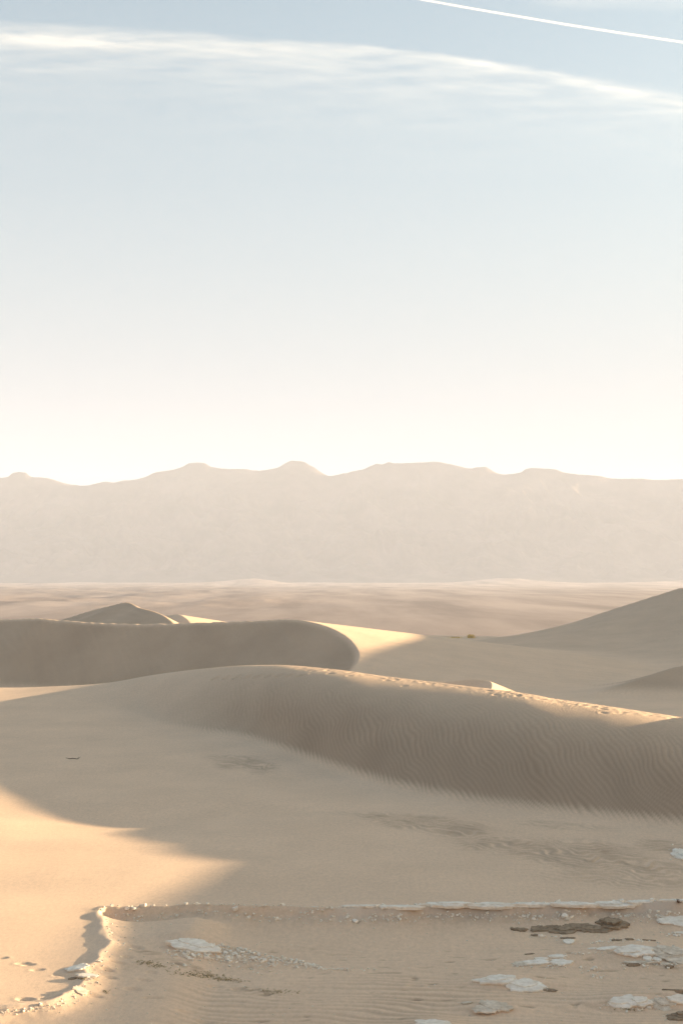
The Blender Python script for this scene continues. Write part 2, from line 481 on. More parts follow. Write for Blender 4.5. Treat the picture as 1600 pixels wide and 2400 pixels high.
        rp3 = (0.2 * x + y + 0.3 * noise(x / 2.5, y / 1.9, 113)) / 0.34
        z = z + ss((y - 30.8) / .6) * (1 - ss((y - 37) / 4)) * ss((x - 0) / 6) * 0.007 * np.sin(2 * np.pi * rp3)
        coarse_shade = np.maximum(coarse_shade, np.clip(pm * (0.27 + 0.24 * np.sin(2 * np.pi * rp2 + 1.2) + .34 * fbm(x * 2 + y * .6, y * .9, 3, 115)), 0, 1))
        coarse_shade = np.maximum(coarse_shade, ss((s - .02 + .009 * tri) / .05) * (y < yc + 2) * w * (0.80 + 0.10 * tri + .07 * noise(x * 1.1, y * .35, 75)) * (1 - 0.66 * ss((s - .15) / .65)))  # painted shade on the long dune's face, deepest near its toe
        for (u, v, ru, rv) in ((440, 2282, 95, 9), (600, 2322, 75, 8), (345, 2262, 40, 7), (1460, 2363, 70, 7), (1560, 2270, 60, 6)):
            px, py, _ = at_z(u, v, -.36)
            q = ((x - px) / (ru / F * py)) ** 2 + ((y - py + .25 * (x - px)) / (rv * py * py / (F * EYE))) ** 2
            coarse_shade = np.maximum(coarse_shade, np.clip(1 - q, 0, 1) * np.clip(.35 + .9 * noise(x * 5, y * 9, 121), 0, .7))
        # shade of the farther dune faces, painted in as darker sand
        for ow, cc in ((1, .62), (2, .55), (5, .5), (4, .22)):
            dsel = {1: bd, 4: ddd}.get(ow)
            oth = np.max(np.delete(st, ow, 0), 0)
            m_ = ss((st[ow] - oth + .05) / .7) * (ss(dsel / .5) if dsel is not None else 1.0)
            coarse_shade = np.maximum(coarse_shade, m_ * cc * (.9 + .35 * fbm(x / 6, y / 9, 3, 150 + ow)))
        # ripples on the farther dunes
        for ow, lam2, a2, kx in ((1, .55, .022, .9), (4, 1.0, .02, .2), (5, .45, .02, 1.2), (2, 1.4, .03, 1.0)):
            sel = (owner == ow) & ((bd > 0) if ow == 1 else True)
            r2 = (kx * x + 0.5 * y + 0.8 * noise(x / 5, y / 5, 130 + ow)) / lam2
            z = z + sel * a2 * np.sin(2 * np.pi * r2) * np.clip(.5 + noise(x / 9, y / 9, 135 + ow), 0, 1)
        # sand slides down the slip face of the hooked dune
        z = z + 0.10 * fbm((x + .35 * y) / 1.3, (y - .35 * x) / 9, 4, 161) * (owner == 1) * ss(bd / 1.0)
        # trampled crest of the main dune
        cm = np.exp(-((y - yc + .8) / 1.5) ** 2) * ss((x + 3) / 3)
        z = z + cm * (0.013 * noise(x * 2.4, y * 1.6, 141) + 0.009 * noise(x * 5.2, y * 3.0, 142))
        bdm = np.exp(-(bd / 1.2) ** 2) * (owner == 1) * (x < 5)
        z = z + bdm * .035 * noise(x * 1.2, y * 1.2, 143) * ss((-x - 2) / 8)
        for (px, py, L, W, a, dep) in PRINTS:
            m = (np.abs(x - px) < .9) & (np.abs(y - py) < .9)
            if not m.any(): continue
            dx, dy = x[m] - px, y[m] - py
            lx = dx * math.cos(a) + dy * math.sin(a); ly = -dx * math.sin(a) + dy * math.cos(a)
            q = (lx / L) ** 2 + (ly / (W * 1.4)) ** 2
            z[m] += -dep * np.exp(-q * q) + dep * .15 * np.exp(-((np.sqrt(q) - 1.6) / .4) ** 2)
    z = z + (-8.6 - z) * ss((-y - 25) / 40)
    return z, split, coarse_shade, np.clip(salt, 0, 1)

def ground_z(x, y):
    return float(height(np.array([float(x)]), np.array([float(y)]), True)[0][0])

# footprints along the main crest
for i in range(9):
    u = 505 + i * 25
    px, py, _ = at_d(u, 1578 - abs(i - 3) * .5, 71.2 - i * .75)
    PRINTS.append((px, py, .2, .16, .2, .11))
for i in range(60):
    t = random.uniform(0, 1)
    u = 700 + 900 * t
    xx = (u - 800) / F * (66 - 17 * t)
    PRINTS.append((xx + random.uniform(-.1, .1), float(spline(CX, CY, np.array([xx]))[0]) - abs(random.gauss(.3, 1.3)) - .2, random.uniform(.10, .16), random.uniform(.08, .13), random.uniform(-.6, .6), random.uniform(.015, .04)))

# camera-side rows: close together near by, wider with distance
rows = [-70, -50, -35, -25, -15, -10, -6, -3, 0, 3, 6, 9, 12, 14, 16]
y = 17.5
while y < 262:
    rows.append(y)
    if y < 22.5: y += 0.12
    elif y < 40: y += max(0.045, y * y / (F * EYE) * 1.45)
    elif y < 80: y += 0.11
    elif y < 130: y += 0.30
    else: y += 0.9
rows = np.array(rows)
a_mid = np.linspace(-0.262, 0.262, 740)
side = 0.262 + np.cumsum(np.geomspace(0.0009, 0.07, 98))
a_all = np.concatenate([-side[::-1], a_mid, side])
YY, AA = np.meshgrid(rows, a_all, indexing='ij')
XX = AA * np.maximum(YY, 18.0)
ZZ, OWN, COARSE_SHADE, SALT = height(XX, YY)
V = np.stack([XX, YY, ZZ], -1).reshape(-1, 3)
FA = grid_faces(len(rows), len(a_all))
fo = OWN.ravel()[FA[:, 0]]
AT = {'coarse_shade': COARSE_SHADE.ravel(), 'salt': SALT.ravel()}
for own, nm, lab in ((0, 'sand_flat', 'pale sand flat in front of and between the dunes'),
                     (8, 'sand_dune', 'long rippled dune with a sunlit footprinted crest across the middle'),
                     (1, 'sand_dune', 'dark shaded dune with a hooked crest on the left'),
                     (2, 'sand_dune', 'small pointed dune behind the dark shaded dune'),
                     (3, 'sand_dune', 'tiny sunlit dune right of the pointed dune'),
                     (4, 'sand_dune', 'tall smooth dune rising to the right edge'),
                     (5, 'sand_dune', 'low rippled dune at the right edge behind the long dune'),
                     (7, 'sand_dune', 'unseen dune added beyond the right edge to shade the terrace'),
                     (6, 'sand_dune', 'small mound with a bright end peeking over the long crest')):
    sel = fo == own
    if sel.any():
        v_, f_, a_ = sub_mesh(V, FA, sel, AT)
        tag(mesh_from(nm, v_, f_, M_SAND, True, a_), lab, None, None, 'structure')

# ------------------------------------------------------------------ the desert plain beyond
def plain_z(x, y):
    n = -8.0 + 1.2 * fbm(x / 260, y / 200, 4, 201)
    bad = ss((-x / np.maximum(y, 1) + 0.03) / 0.12) * ss((y - 500) / 500) * (1 - ss((y - 3600) / 900))
    n = n + bad * (7.0 * (ridged(x / 210, y / 330, 4, 211) - .45))
    n = n + (1 - bad) * ss((y - 500) / 900) * 3.0 * (ridged(x / 420, y / 600, 3, 221) - .45)
    edge = ss((y - 3300) / 700)
    n = n + edge * (4.5 + 3.0 * fbm(x / 300, y / 300, 4, 231))
    def hill(u, w, hgt, d, seed):
        cx = (u - 800) / F * d
        q = ((x - cx) / (w / F * d)) ** 2 + ((y - d) / 260) ** 2
        return hgt * np.exp(-q) * (1 + .25 * fbm(x / 60, y / 60, 3, seed))
    n = n + hill(600, 62, 15, 4300, 241) + hill(1185, 95, 17, 4400, 242) + hill(1720, 190, 16, 4400, 243) + hill(520, 60, 4, 4250, 244)
    return n
pr = np.concatenate([[-420, -200, -60, 60, 130], np.geomspace(170, 5200, 300)])
pa = np.concatenate([-np.geomspace(.9, .28, 26), np.linspace(-.27, .27, 380), np.geomspace(.28, .9, 26)])
PY, PA = np.meshgrid(pr, pa, indexing='ij')
PX = np.clip(PA * np.maximum(PY, 500), -2950 + 40 * PA, 2950 + 40 * PA)
PZ = plain_z(PX, PY)
PZ = np.where(PY < 240, -9.5, PZ)
tag(mesh_from('desert_plain', np.stack([PX, PY, PZ], -1).reshape(-1, 3), grid_faces(len(pr), len(pa)), M_PLAIN),
    'hazy flat desert floor below the mountains', None, None, 'structure')

# ------------------------------------------------------------------ the mountains
ridge_px = [(-900, 1125), (-700, 1090), (-420, 1130), (-250, 1100), (-120, 1126), (0, 1120), (20, 1117), (30, 1109), (50, 1106), (62, 1108), (72, 1117), (110, 1120), (150, 1132), (165, 1135), (212, 1139), (230, 1132), (250, 1129),
            (265, 1131), (290, 1126), (310, 1125), (340, 1118), (365, 1107), (400, 1102), (430, 1093), (445, 1085), (475, 1084), (495, 1094), (540, 1099),
            (570, 1099), (600, 1103), (650, 1096), (668, 1086), (683, 1080), (705, 1081), (730, 1092), (760, 1111), (780, 1119), (800, 1114), (825, 1105),
            (850, 1100), (885, 1087), (895, 1088), (912, 1083), (925, 1086), (1000, 1083), (1020, 1082), (1050, 1087), (1085, 1095), (1100, 1098),
            (1120, 1095), (1135, 1094), (1150, 1101), (1165, 1109), (1178, 1112), (1220, 1107), (1232, 1099), (1245, 1097), (1300, 1100), (1320, 1107),
            (1370, 1113), (1400, 1115), (1430, 1121), (1460, 1122), (1500, 1122), (1540, 1125), (1600, 1123), (1720, 1130), (1850, 1118), (2050, 1150), (2200, 1118), (2400, 1142)]
MD = 6400.0
mrx = [at_d(u, v, MD)[0] for u, v in ridge_px]; mrz = [at_d(u, v, MD)[2] for u, v in ridge_px]
mx = np.concatenate([np.linspace(-3000, -1700, 90), np.linspace(-1690, 1690, 500), np.linspace(1700, 3000, 90)])
my = np.concatenate([np.linspace(5450, MD, 160), np.linspace(MD + 12, 7300, 40)])
MY, MX = np.meshgrid(my, mx, indexing='ij')
rz = spline(mrx, mrz, MX)
t = np.clip((MY - 5450) / (MD - 5450), 0, 1)
rs = np.mean([spline(mrx, mrz, MX + q) for q in np.linspace(-330, 330, 23)], 0)
rz_full = rz
rz = rs + (rz - rs) * np.where(MY > MD, 1, ss((t - .955) / .045))
pro = 0.30 * t + 0.70 * t ** 1.6
gul = ridged((MX + .4 * MY) / 260 + .5 * noise(MX / 400, MY / 400, 311), (MY - .3 * MX) / 380, 5, 301)
det = fbm(MX / 120, MY / 160, 4, 305)
MZ = -14 + (rz + 14) * pro + ((gul - .62) * 95 * np.sin(np.pi * t) ** .8 + det * 14 * np.sin(np.pi * t)) * ss((t - .04) / .2)
MZ = np.minimum(MZ, EYE + (rz - EYE) * MY / MD - 2 * (1 - t) )
MZ = np.where(MY > MD, rz - (MY - MD) * .55, MZ)
MZ = np.maximum(MZ, -14)
MZ = MZ + (MY <= MD) * (t > .9) * fbm(MX / 22, MY / 22, 3, 309) * 2.0
tag(mesh_from('mountain_range', np.stack([MX, MY, MZ], -1).reshape(-1, 3), grid_faces(len(my), len(mx)), M_MOUNT),
    'pale hazy mountain range along the horizon', None, None, 'structure')

# ------------------------------------------------------------------ haze
hz_mat = bpy.data.materials.new('haze')
hz_mat.use_nodes = True
hn = hz_mat.node_tree
for n in list(hn.nodes):
    hn.nodes.remove(n)
ho = hn.nodes.new('ShaderNodeOutputMaterial')
hv = hn.nodes.new('ShaderNodeVolumePrincipled')
hv.inputs['Color'].default_value = (0.765, 0.825, 0.97, 1)
hv.inputs['Density'].default_value = HAZE_DENSITY
hv.inputs['Anisotropy'].default_value = 0.0
hn.links.new(hv.outputs['Volume'], ho.inputs['Volume'])
x0, x1, y0, y1, z0, z1 = -3050, 3050, -600, 7500, -18, 560
hb = [(x, y, z) for z in (z0, z1) for y in (y0, y1) for x in (x0, x1)]
tag(mesh_from('haze', hb, [(0, 2, 3, 1), (4, 5, 7, 6), (0, 1, 5, 4), (2, 6, 7, 3), (0, 4, 6, 2), (1, 3, 7, 5)], hz_mat, False),
    'thin warm dust haze filling the valley air', None, None, 'stuff')

# ------------------------------------------------------------------ high clouds and contrail
def cloud_mat():
    m = bpy.data.materials.new('cloud')
    m.use_nodes = True
    nt = m.node_tree
    for n in list(nt.nodes):
        nt.nodes.remove(n)
    o = nt.nodes.new('ShaderNodeOutputMaterial')
    tr = nt.nodes.new('ShaderNodeBsdfTransparent')
    di = nt.nodes.new('ShaderNodeBsdfDiffuse'); di.inputs['Color'].default_value = (.95, .95, .95, 1)
    tl = nt.nodes.new('ShaderNodeBsdfTranslucent'); tl.inputs['Color'].default_value = (.95, .95, .95, 1)
    mx1 = nt.nodes.new('ShaderNodeMixShader'); mx1.inputs[0].default_value = .75
    mx2 = nt.nodes.new('ShaderNodeMixShader')
    nt.links.new(di.outputs[0], mx1.inputs[1]); nt.links.new(tl.outputs[0], mx1.inputs[2])
    nt.links.new(n_attr(nt, 'veil'), mx2.inputs[0])
    nt.links.new(tr.outputs[0], mx2.inputs[1]); nt.links.new(mx1.outputs[0], mx2.inputs[2])
    nt.links.new(mx2.outputs[0], o.inputs['Surface'])
    return m
M_CLOUD = cloud_mat()
ALT = 6000.0
def cloud_sheet(name, u0, u1, v0, v1, nu, nv, dens, lift):
    us = np.linspace(u0, u1, nu); vs = np.linspace(v1, v0, nv)
    VV, UU = np.meshgrid(vs, us, indexing='ij')
    rx = (UU - 800) / F; ry = (1200 - VV) / F
    dy = CP - ry * SP; dz = SP + ry * CP
    # a tall curtain of ice crystals hanging across the sky, about 15 km out
    cn_, sn_ = math.cos(math.radians(30)), math.sin(math.radians(30))
    tt = (15000.0 + lift) * cn_ / (rx * sn_ + dy * cn_)
    tt = tt + 120 * fbm(UU / 300, VV / 60, 3, 401)
    X, Y, Z = rx * tt, dy * tt, EYE + dz * tt
    e = np.minimum.reduce([ss((UU - u0) / 120), ss((u1 - UU) / 120), ss((VV - v0) / 25), ss((v1 - VV) / 30)])
    return mesh_from(name, np.stack([X, Y, Z], -1).reshape(-1, 3), grid_faces(nv, nu), M_CLOUD, True, {'veil': np.clip(dens(UU, VV), 0, 1) * e})

EDGE_U = [-400, 0, 150, 280, 400, 480, 550, 640, 800, 900, 1000, 1100, 1200, 1300, 1400, 1500, 1600, 1800]
EDGE_V = [30, 40, 48, 56, 61, 69, 77, 85, 97, 108, 123, 138, 153, 168, 184, 200, 218, 262]
def veil(u, v):
    e = spline(EDGE_U, EDGE_V, u)
    d = v - e
    wisp = fbm(u / 260, (v + .04 * u) / 22, 5, 411)
    wisp2 = fbm(u / 90, (v - .1 * u) / 9, 4, 415)
    body = ss(d / 26 + .2 * wisp2) * np.exp(-np.maximum(d - 55, 0) / 95)
    return .15 * body * (0.30 + .36 * wisp + .2 * wisp2) * (1 - .35 * ss((u - 900) / 500)) + .03 * ss((30 - v + 4 * wisp2) / 18) * ss((u - 1200) / 160) * (.8 + wisp)
tag(cloud_sheet('cirrus_veil', -400, 1950, -40, 420, 300, 150, veil, 0.0), 'thin wispy cirrus veil below the broad white streak', None, None, 'stuff')

LINE_U = [-400, 0, 150, 300, 450, 600, 800, 1000, 1100, 1200, 1300, 1400, 1500, 1600, 1800]
LINE_V = [74, 88, 95, 102, 107, 108, 112, 129, 144, 160, 177, 197, 219, 241, 290]
def streak(u, v):
    c = spline(LINE_U, LINE_V, u)
    wd = spline([-400, 0, 400, 800, 1000, 1200, 1350, 1600, 1800], [14, 16, 18, 11, 8, 9, 13, 21, 26], u)
    wisp = fbm(u / 150, (v - .12 * u) / 10, 5, 421)
    d = (v - c) + 7 * fbm(u / 70, v / 30, 3, 425)
    p = np.where(d < 0, np.exp(-(d / (wd * .75)) ** 2), np.exp(-(d / (wd * 1.25)) ** 2))
    st = spline([-400, 0, 250, 500, 800, 950, 1100, 1400, 1600, 1800], [.5, .55, .5, .36, .42, .7, .75, .72, .7, .6], u)
    return .115 * p * st * (.85 + 1.1 * wisp)
tag(cloud_sheet('old_contrail', -380, 1850, 10, 330, 340, 120, streak, -120.0), 'broad blurred white contrail slanting down to the right', 'contrail')

cn_, sn_ = math.cos(math.radians(30)), math.sin(math.radians(30))
def on_curtain(u, v, dist):
    rx, dy, dz = ray(u, v)
    t = dist * cn_ / (rx * sn_ + dy * cn_)
    return rx * t, dy * t, EYE + dz * t
path = smooth_line([on_curtain(u, v, 11000.0) for u, v in ((760, -42), (900, -16), (1000, 1), (1100, 19), (1200, 36), (1300, 53), (1400, 69), (1500, 84), (1600, 99), (1800, 128), (2100, 170))], 40)
NS = 16
def puff_tube(r0, seed):
    v, f = [], []
    for i, p in enumerate(path):
        p = np.array(p)
        q = np.array(path[min(i + 1, len(path) - 1)]) - np.array(path[max(i - 1, 0)])
        q /= np.linalg.norm(q)
        s1 = np.cross(q, [0, 0, 1]); s1 /= np.linalg.norm(s1); s2 = np.cross(s1, q)
        ii = np.full(NS, i * .31); kk = np.arange(NS) * .55
        rr = r0 * (1 + .25 * noise(ii, kk, seed) + .15 * noise(ii * 2.6, kk * 2, seed + 1))
        if i in (0, len(path) - 1): rr = rr * .02
        for k in range(NS):
            a = 2 * math.pi * k / NS
            v.append(p + (s1 * math.cos(a) + s2 * math.sin(a)) * rr[k])
    return np.array(v), np.concatenate([[[(i * NS + k), i * NS + (k + 1) % NS, (i + 1) * NS + (k + 1) % NS, (i + 1) * NS + k] for k in range(NS)] for i in range(len(path) - 1)])
va, fa = puff_tube(6.0, 431)
vb, fb = puff_tube(10.0, 441)
vv_ = np.concatenate([va, vb]); ff_ = np.concatenate([fa, fb + len(va)])
tag(mesh_from('contrail', vv_, ff_, M_CLOUD, True, {'veil': np.concatenate([np.full(len(va), .10) * (1 + .5 * noise(va[:, 0] / 300, va[:, 0] / 70, 447)), np.full(len(vb), .06)])}),
    'thin crisp white contrail crossing the top right corner of the sky', 'contrail')

# ------------------------------------------------------------------ crust slabs, clods and flakes lying on the sand
def ground_hits(us, vs, z0=-.25):
    """where the sight lines through these places meet the sand"""
    us = np.asarray(us, float); vs = np.asarray(vs, float)
    rx = (us - 800) / F; ry = (1200 - vs) / F
    dy = CP - ry * SP; dz = SP + ry * CP
    z = np.full(us.shape, z0)
    for _ in range(7):
        t = (z - EYE) / dz
        x, y = rx * t, dy * t
        z = 0.5 * z + 0.5 * height(x, y, False)[0]
    z = height(x, y)[0]
    return x, y, z

def slab_shell(hw, hd, th, seed, nseg=36, ox=0.0, oy=0.0, oz=0.0, point=0.0, rough=1.0):
    """irregular flat plate: cracked outline, uneven top, undercut crumbling side"""
    r = np.random.default_rng(seed)
    a = np.linspace(0, 2 * np.pi, nseg, endpoint=False)
    ph = r.uniform(0, 50)
    k = 1 + .30 * noise(np.cos(a) * 1.6 + ph, np.sin(a) * 1.6, seed) + .14 * rough * noise(np.cos(a) * 4.2 + ph, np.sin(a) * 4.2, seed + 1) + .06 * rough * r.uniform(-1, 1, nseg)
    se = (np.abs(np.cos(a)) ** 1.9 + np.abs(np.sin(a)) ** 1.9) ** (-1 / 1.9)
    k = k * se
    cx, cy = np.cos(a) * hw * k, np.sin(a) * hd * k
    cy = cy * (1 - point * np.clip(cx / hw, -1, 1) * .55)
    rings = []
    for f, dz in ((0.12, .02), (0.45, .0), (0.75, -.02), (0.93, -.06), (1.0, -.2), (1.02, -.55), (0.95, -.8), (0.9, -1.35)):
        jit = 1 + (0.035 * rough * r.uniform(-1, 1, nseg) if f > .9 else 0)
        x, y = cx * f * jit, cy * f * jit
        n = .22 * fbm(x / (hw * .5) + ph, y / (hw * .28), 3, seed + 3) + .12 * noise(x / .05 + ph, y / .05, seed + 5)
        z = th * (1 + dz) - th + (th * n * 0.55 if dz > -.5 else np.zeros(nseg))
        rings.append(np.stack([x + ox, y + oy, z + th + oz - th * .0], 1))
    V_ = [np.array([[ox, oy, th + oz]])] + rings
    V_ = np.concatenate(V_)
    fs_ = []
    for k_ in range(nseg):
        fs_.append((0, 1 + k_, 1 + (k_ + 1) % nseg))
    for q in range(len(rings) - 1):
        b0, b1 = 1 + q * nseg, 1 + (q + 1) * nseg
        for k_ in range(nseg):
            k2 = (k_ + 1) % nseg
            fs_.append((b0 + k_, b1 + k_, b1 + k2)); fs_.append((b0 + k_, b1 + k2, b0 + k2))
    return V_, np.array(fs_)

def join(shells):
    vs_, fs_, n = [], [], 0
    for v, f in shells:
        vs_.append(v); fs_.append(f + n); n += len(v)
    return np.concatenate(vs_), np.concatenate(fs_)

def place_on_ground(o, x, y, z, hw, hd, sink=0.0, rz=0.0, tilt=1.0):
    gx = height(np.array([x - hw * .6, x + hw * .6, x, x]), np.array([y, y, y - hd * .6, y + hd * .6]), False)[0]
    sx = (gx[1] - gx[0]) / (1.2 * hw); sy = (gx[3] - gx[2]) / (1.2 * hd)
    nrm = Vector((-sx * .9 * tilt, -sy * .8 * tilt, 1)).normalized()
    q = Vector((0, 0, 1)).rotation_difference(nrm)
    from mathutils import Quaternion
    o.rotation_mode = 'QUATERNION'
    o.rotation_quaternion = q @ Quaternion((0, 0, 1), rz)
    o.location = (x, y, z - sink)

def slab(name, u0, u1, vt, vb, th, mat, label, cat, group, seed, layers=1, point=0.0, nseg=36, rough=1.0, rz=0.0, tilt=1.0):
    uc, vc = (u0 + u1) / 2, (vt + vb) / 2
    X, Y, Z = (float(k[0]) for k in ground_hits([uc], [vc + 1.0]))
    hw = (u1 - u0) / 2 / F * Y * .95
    thp = th * F / Y                             # thickness as it shows, in pixels
    hd = max(.05, .78 * (vb - vt - thp * .8) / 2 * Y * Y / (F * (EYE - Z)) )
    sh = [slab_shell(hw, hd, th, seed, nseg, point=point, rough=rough)]
    r = np.random.default_rng(seed + 99)
    for k in range(layers - 1):
        s_ = .62 - .12 * k
        sh.append(slab_shell(hw * s_, hd * s_, th * .55, seed + 7 + k, nseg, r.uniform(-.25, .25) * hw, r.uniform(-.1, .25) * hd, th * (.8 + .45 * k), -point * .5, rough))
    o = mesh_from(name, sh[0][0], sh[0][1], mat, False)
    for v, f in sh[1:]:
        mesh_from('layer', v, f, mat, False).parent = o
    place_on_ground(o, X, Y, Z, hw, hd, th * .35, rz, tilt)
    return tag(o, label, cat, group)

G1 = 'white crust plates capping the long ledge'
ORD = ['first', 'second', 'third', 'fourth', 'fifth', 'sixth', 'seventh', 'eighth', 'ninth']
for i, (u0, u1, vt, vb, ly) in enumerate(((806, 905, 2121, 2131, 1), (888, 996, 2122, 2132, 1), (986, 1112, 2117, 2131, 2), (1095, 1206, 2117, 2132, 2), (1192, 1304, 2120, 2131, 1),
                                          (1290, 1398, 2121, 2132, 1), (1382, 1490, 2116, 2131, 2), (1468, 1552, 2120, 2132, 1), (1545, 1650, 2122, 2132, 1))):
    slab('crust_plate', u0, u1, vt, vb, .06, M_CRUST, ORD[i] + ' white crust plate from the left along the top of the long straight ledge', 'crust slab', G1, 1000 + i * 13, ly, 0, 44, 1.3, 0.0, 0.1)

G2 = 'pale crust slabs lying on the sand'
SL = [
    (392, 520, 2204, 2229, .09, M_CRUST, 'broad flat white slab on its own low mound left of the middle', 2, .3),
    (1534, 1650, 2150, 2167, .06, M_CRUST, 'pointed white slab at the right edge just below the long ledge', 1, -.6),
    (1576, 1640, 2182, 2190, .04, M_CRUST, 'narrow white slab at the right edge above the big broken sheet', 1, -.4),
    (1318, 1346, 2200, 2212, .05, M_CRUST, 'small lone white slab just below the dark brown clods', 1, 0),
    (1282, 1327, 2235, 2247, .06, M_CRUST, 'upper bar-shaped slab of the bright cluster below the dark clods', 1, .2),
    (1286, 1343, 2247, 2262, .06, M_CRUST, 'lower right tapering slab of the bright cluster below the dark clods', 1, -.3),
    (1250, 1284, 2242, 2252, .05, M_CRUST, 'small middle slab in the bright cluster below the dark clods', 1, 0),
    (1230, 1288, 2248, 2261, .05, M_CRUST, 'long lower left slab of the bright cluster below the dark clods', 1, .2),
    (1198, 1244, 2252, 2264, .035, M_TAN, 'thin dusty slab at the left tip of the bright cluster', 1, .4),
    (1398, 1452, 2216, 2229, .05, M_CRUST, 'left end plate of the big broken white sheet near the right edge', 1, .3),
    (1436, 1534, 2217, 2241, .08, M_CRUST, 'largest smooth plate of the big broken white sheet near the right edge', 2, -.2),
    (1520, 1640, 2219, 2252, .05, M_TAN, 'crumbled right part of the big broken white sheet at the right edge', 3, 0),
    (1376, 1398, 2220, 2225, .03, M_CRUST, 'sliver of crust left of the big broken white sheet', 1, 0),
    (1505, 1528, 2240, 2253, .06, M_CRUST, 'left small square block under the big broken white sheet', 1, 0),
    (1529, 1551, 2243, 2254, .05, M_CRUST, 'right small square block under the big broken white sheet', 1, 0),
    (1466, 1540, 2251, 2262, .07, M_TAN, 'thin crust ledge with brown underside below the big broken sheet', 1, 0),
    (1546, 1569, 2255, 2267, .07, M_TAN, 'stubby tan block right of the thin brown crust ledge', 1, 0),
    (1114, 1210, 2286, 2306, .07, M_CRUST, 'left half of the slanting white slab below the bright cluster', 2, -.5),
    (1185, 1280, 2298, 2323, .08, M_CRUST, 'right half of the slanting white slab below the bright cluster', 2, .3),
    (1422, 1500, 2334, 2356, .09, M_CRUST, 'rounded white slab in the bottom right corner, left one of three in a row', 2, -.3),
    (1468, 1526, 2339, 2358, .08, M_CRUST, 'layered white slab in the bottom right corner, middle one of three in a row', 2, .1),
    (1558, 1650, 2335, 2352, .08, M_CRUST, 'long white slab in the bottom right corner touching the right edge', 1, 0),
    (1518, 1578, 2342, 2362, .04, M_TAN, 'crumbling tan crust between the white slabs in the bottom right corner', 3, 0),
    (1112, 1200, 2344, 2374, .05, M_TAN, 'dusty half buried slab below the slanting white slab', 2, .3),
    (1080, 1106, 2346, 2354, .03, M_TAN, 'thin chip at the left of the dusty half buried slab', 1, .5),
    (964, 1064, 2389, 2412, .06, M_CRUST, 'white slab cut off by the bottom edge of the view', 2, .2),
    (1572, 1630, 1986, 2022, .10, M_CRUST, 'white cracked slab at the right edge among the ripples beyond the ledge', 2, 0),
    (152, 214, 2259, 2281, .05, M_CRUST, 'white crust wedge on the curved rim at the left', 1, -.4),
    (176, 230, 2280, 2293, .05, M_CRUST, 'white crust piece just below the wedge on the curved rim', 1, 0),
    (168, 208, 2312, 2330, .04, M_TAN, 'thin tan crust on the lower bend of the curved rim', 1, 0),
]
for i, (u0, u1, vt, vb, th, m, lab, ly, pt) in enumerate(SL):
    slab('crust_plate', u0, u1, vt, vb, th * .75, m, lab, 'crust slab', G2, 2000 + i * 17, ly, pt, 40 if u1 - u0 > 40 else 28, 1.0 if m is M_CRUST else 1.7)

G3 = 'dark brown mud clods below the long ledge'
CL = [
    (1198, 1237, 2174, 2183, .06, 'leftmost flat dark brown clod of the row below the long ledge', 1),
    (1240, 1284, 2171, 2184, .07, 'second dark brown clod from the left in the row', 1),
    (1276, 1352, 2173, 2189, .08, 'wide dark brown clod in the middle front of the row', 2),
    (1276, 1312, 2168, 2176, .06, 'small dark brown clod behind the middle of the row', 1),
    (1314, 1384, 2165, 2174, .05, 'thin brown clod lying behind the wide middle one', 1),
    (1350, 1426, 2170, 2187, .08, 'ragged dark brown clod right of the wide middle one', 2),
    (1398, 1472, 2155, 2179, .12, 'tallest dark brown clod at the right end of the row', 3),
    (1245, 1266, 2188, 2195, .05, 'small brown clod below the left of the row', 1),
    (1312, 1346, 2194, 2201, .04, 'narrow brown crust above the small lone white slab', 1),
    (1432, 1456, 2199, 2208, .06, 'left brown lump above the big broken white sheet', 1),
    (1462, 1482, 2198, 2206, .07, 'right brown lump above the big broken white sheet', 1),
    (1503, 1536, 2201, 2206, .05, 'low brown lump near the right edge above the big broken sheet', 1),
    (1228, 1252, 2231, 2238, .05, 'lone brown lump left above the bright cluster', 1),
    (1272, 1304, 2317, 2325, .05, 'dark brown tail at the right end of the slanting white slab', 1),
    (1466, 1500, 2258, 2267, .07, 'brown crumbly lump under the thin crust ledge', 2),
    (1558, 1576, 2261, 2271, .08, 'dark lump under the stubby tan block', 1),
    (1550, 1600, 2315, 2323, .06, 'ragged brown clod at the right edge above the corner slabs', 1),
    (1580, 1630, 2322, 2338, .09, 'bulky brown clod at the right edge beside the corner slabs', 2),
    (1562, 1640, 2372, 2398, .08, 'crumbled brown clod in the very bottom right corner', 3),
    (1195, 1202, 2172, 2178, .04, 'tiny brown clod at the left tip of the row', 1),
    (160, 182, 2290, 2298, .05, 'brown clod in the hollow of the curved rim', 1),
]
for i, (u0, u1, vt, vb, th, lab, ly) in enumerate(CL):
    slab('mud_clod', u0, u1, vt, vb, th * .7, M_CLOD, lab, 'mud clod', G3, 5000 + i * 19, ly, 0, 28, 2.2)

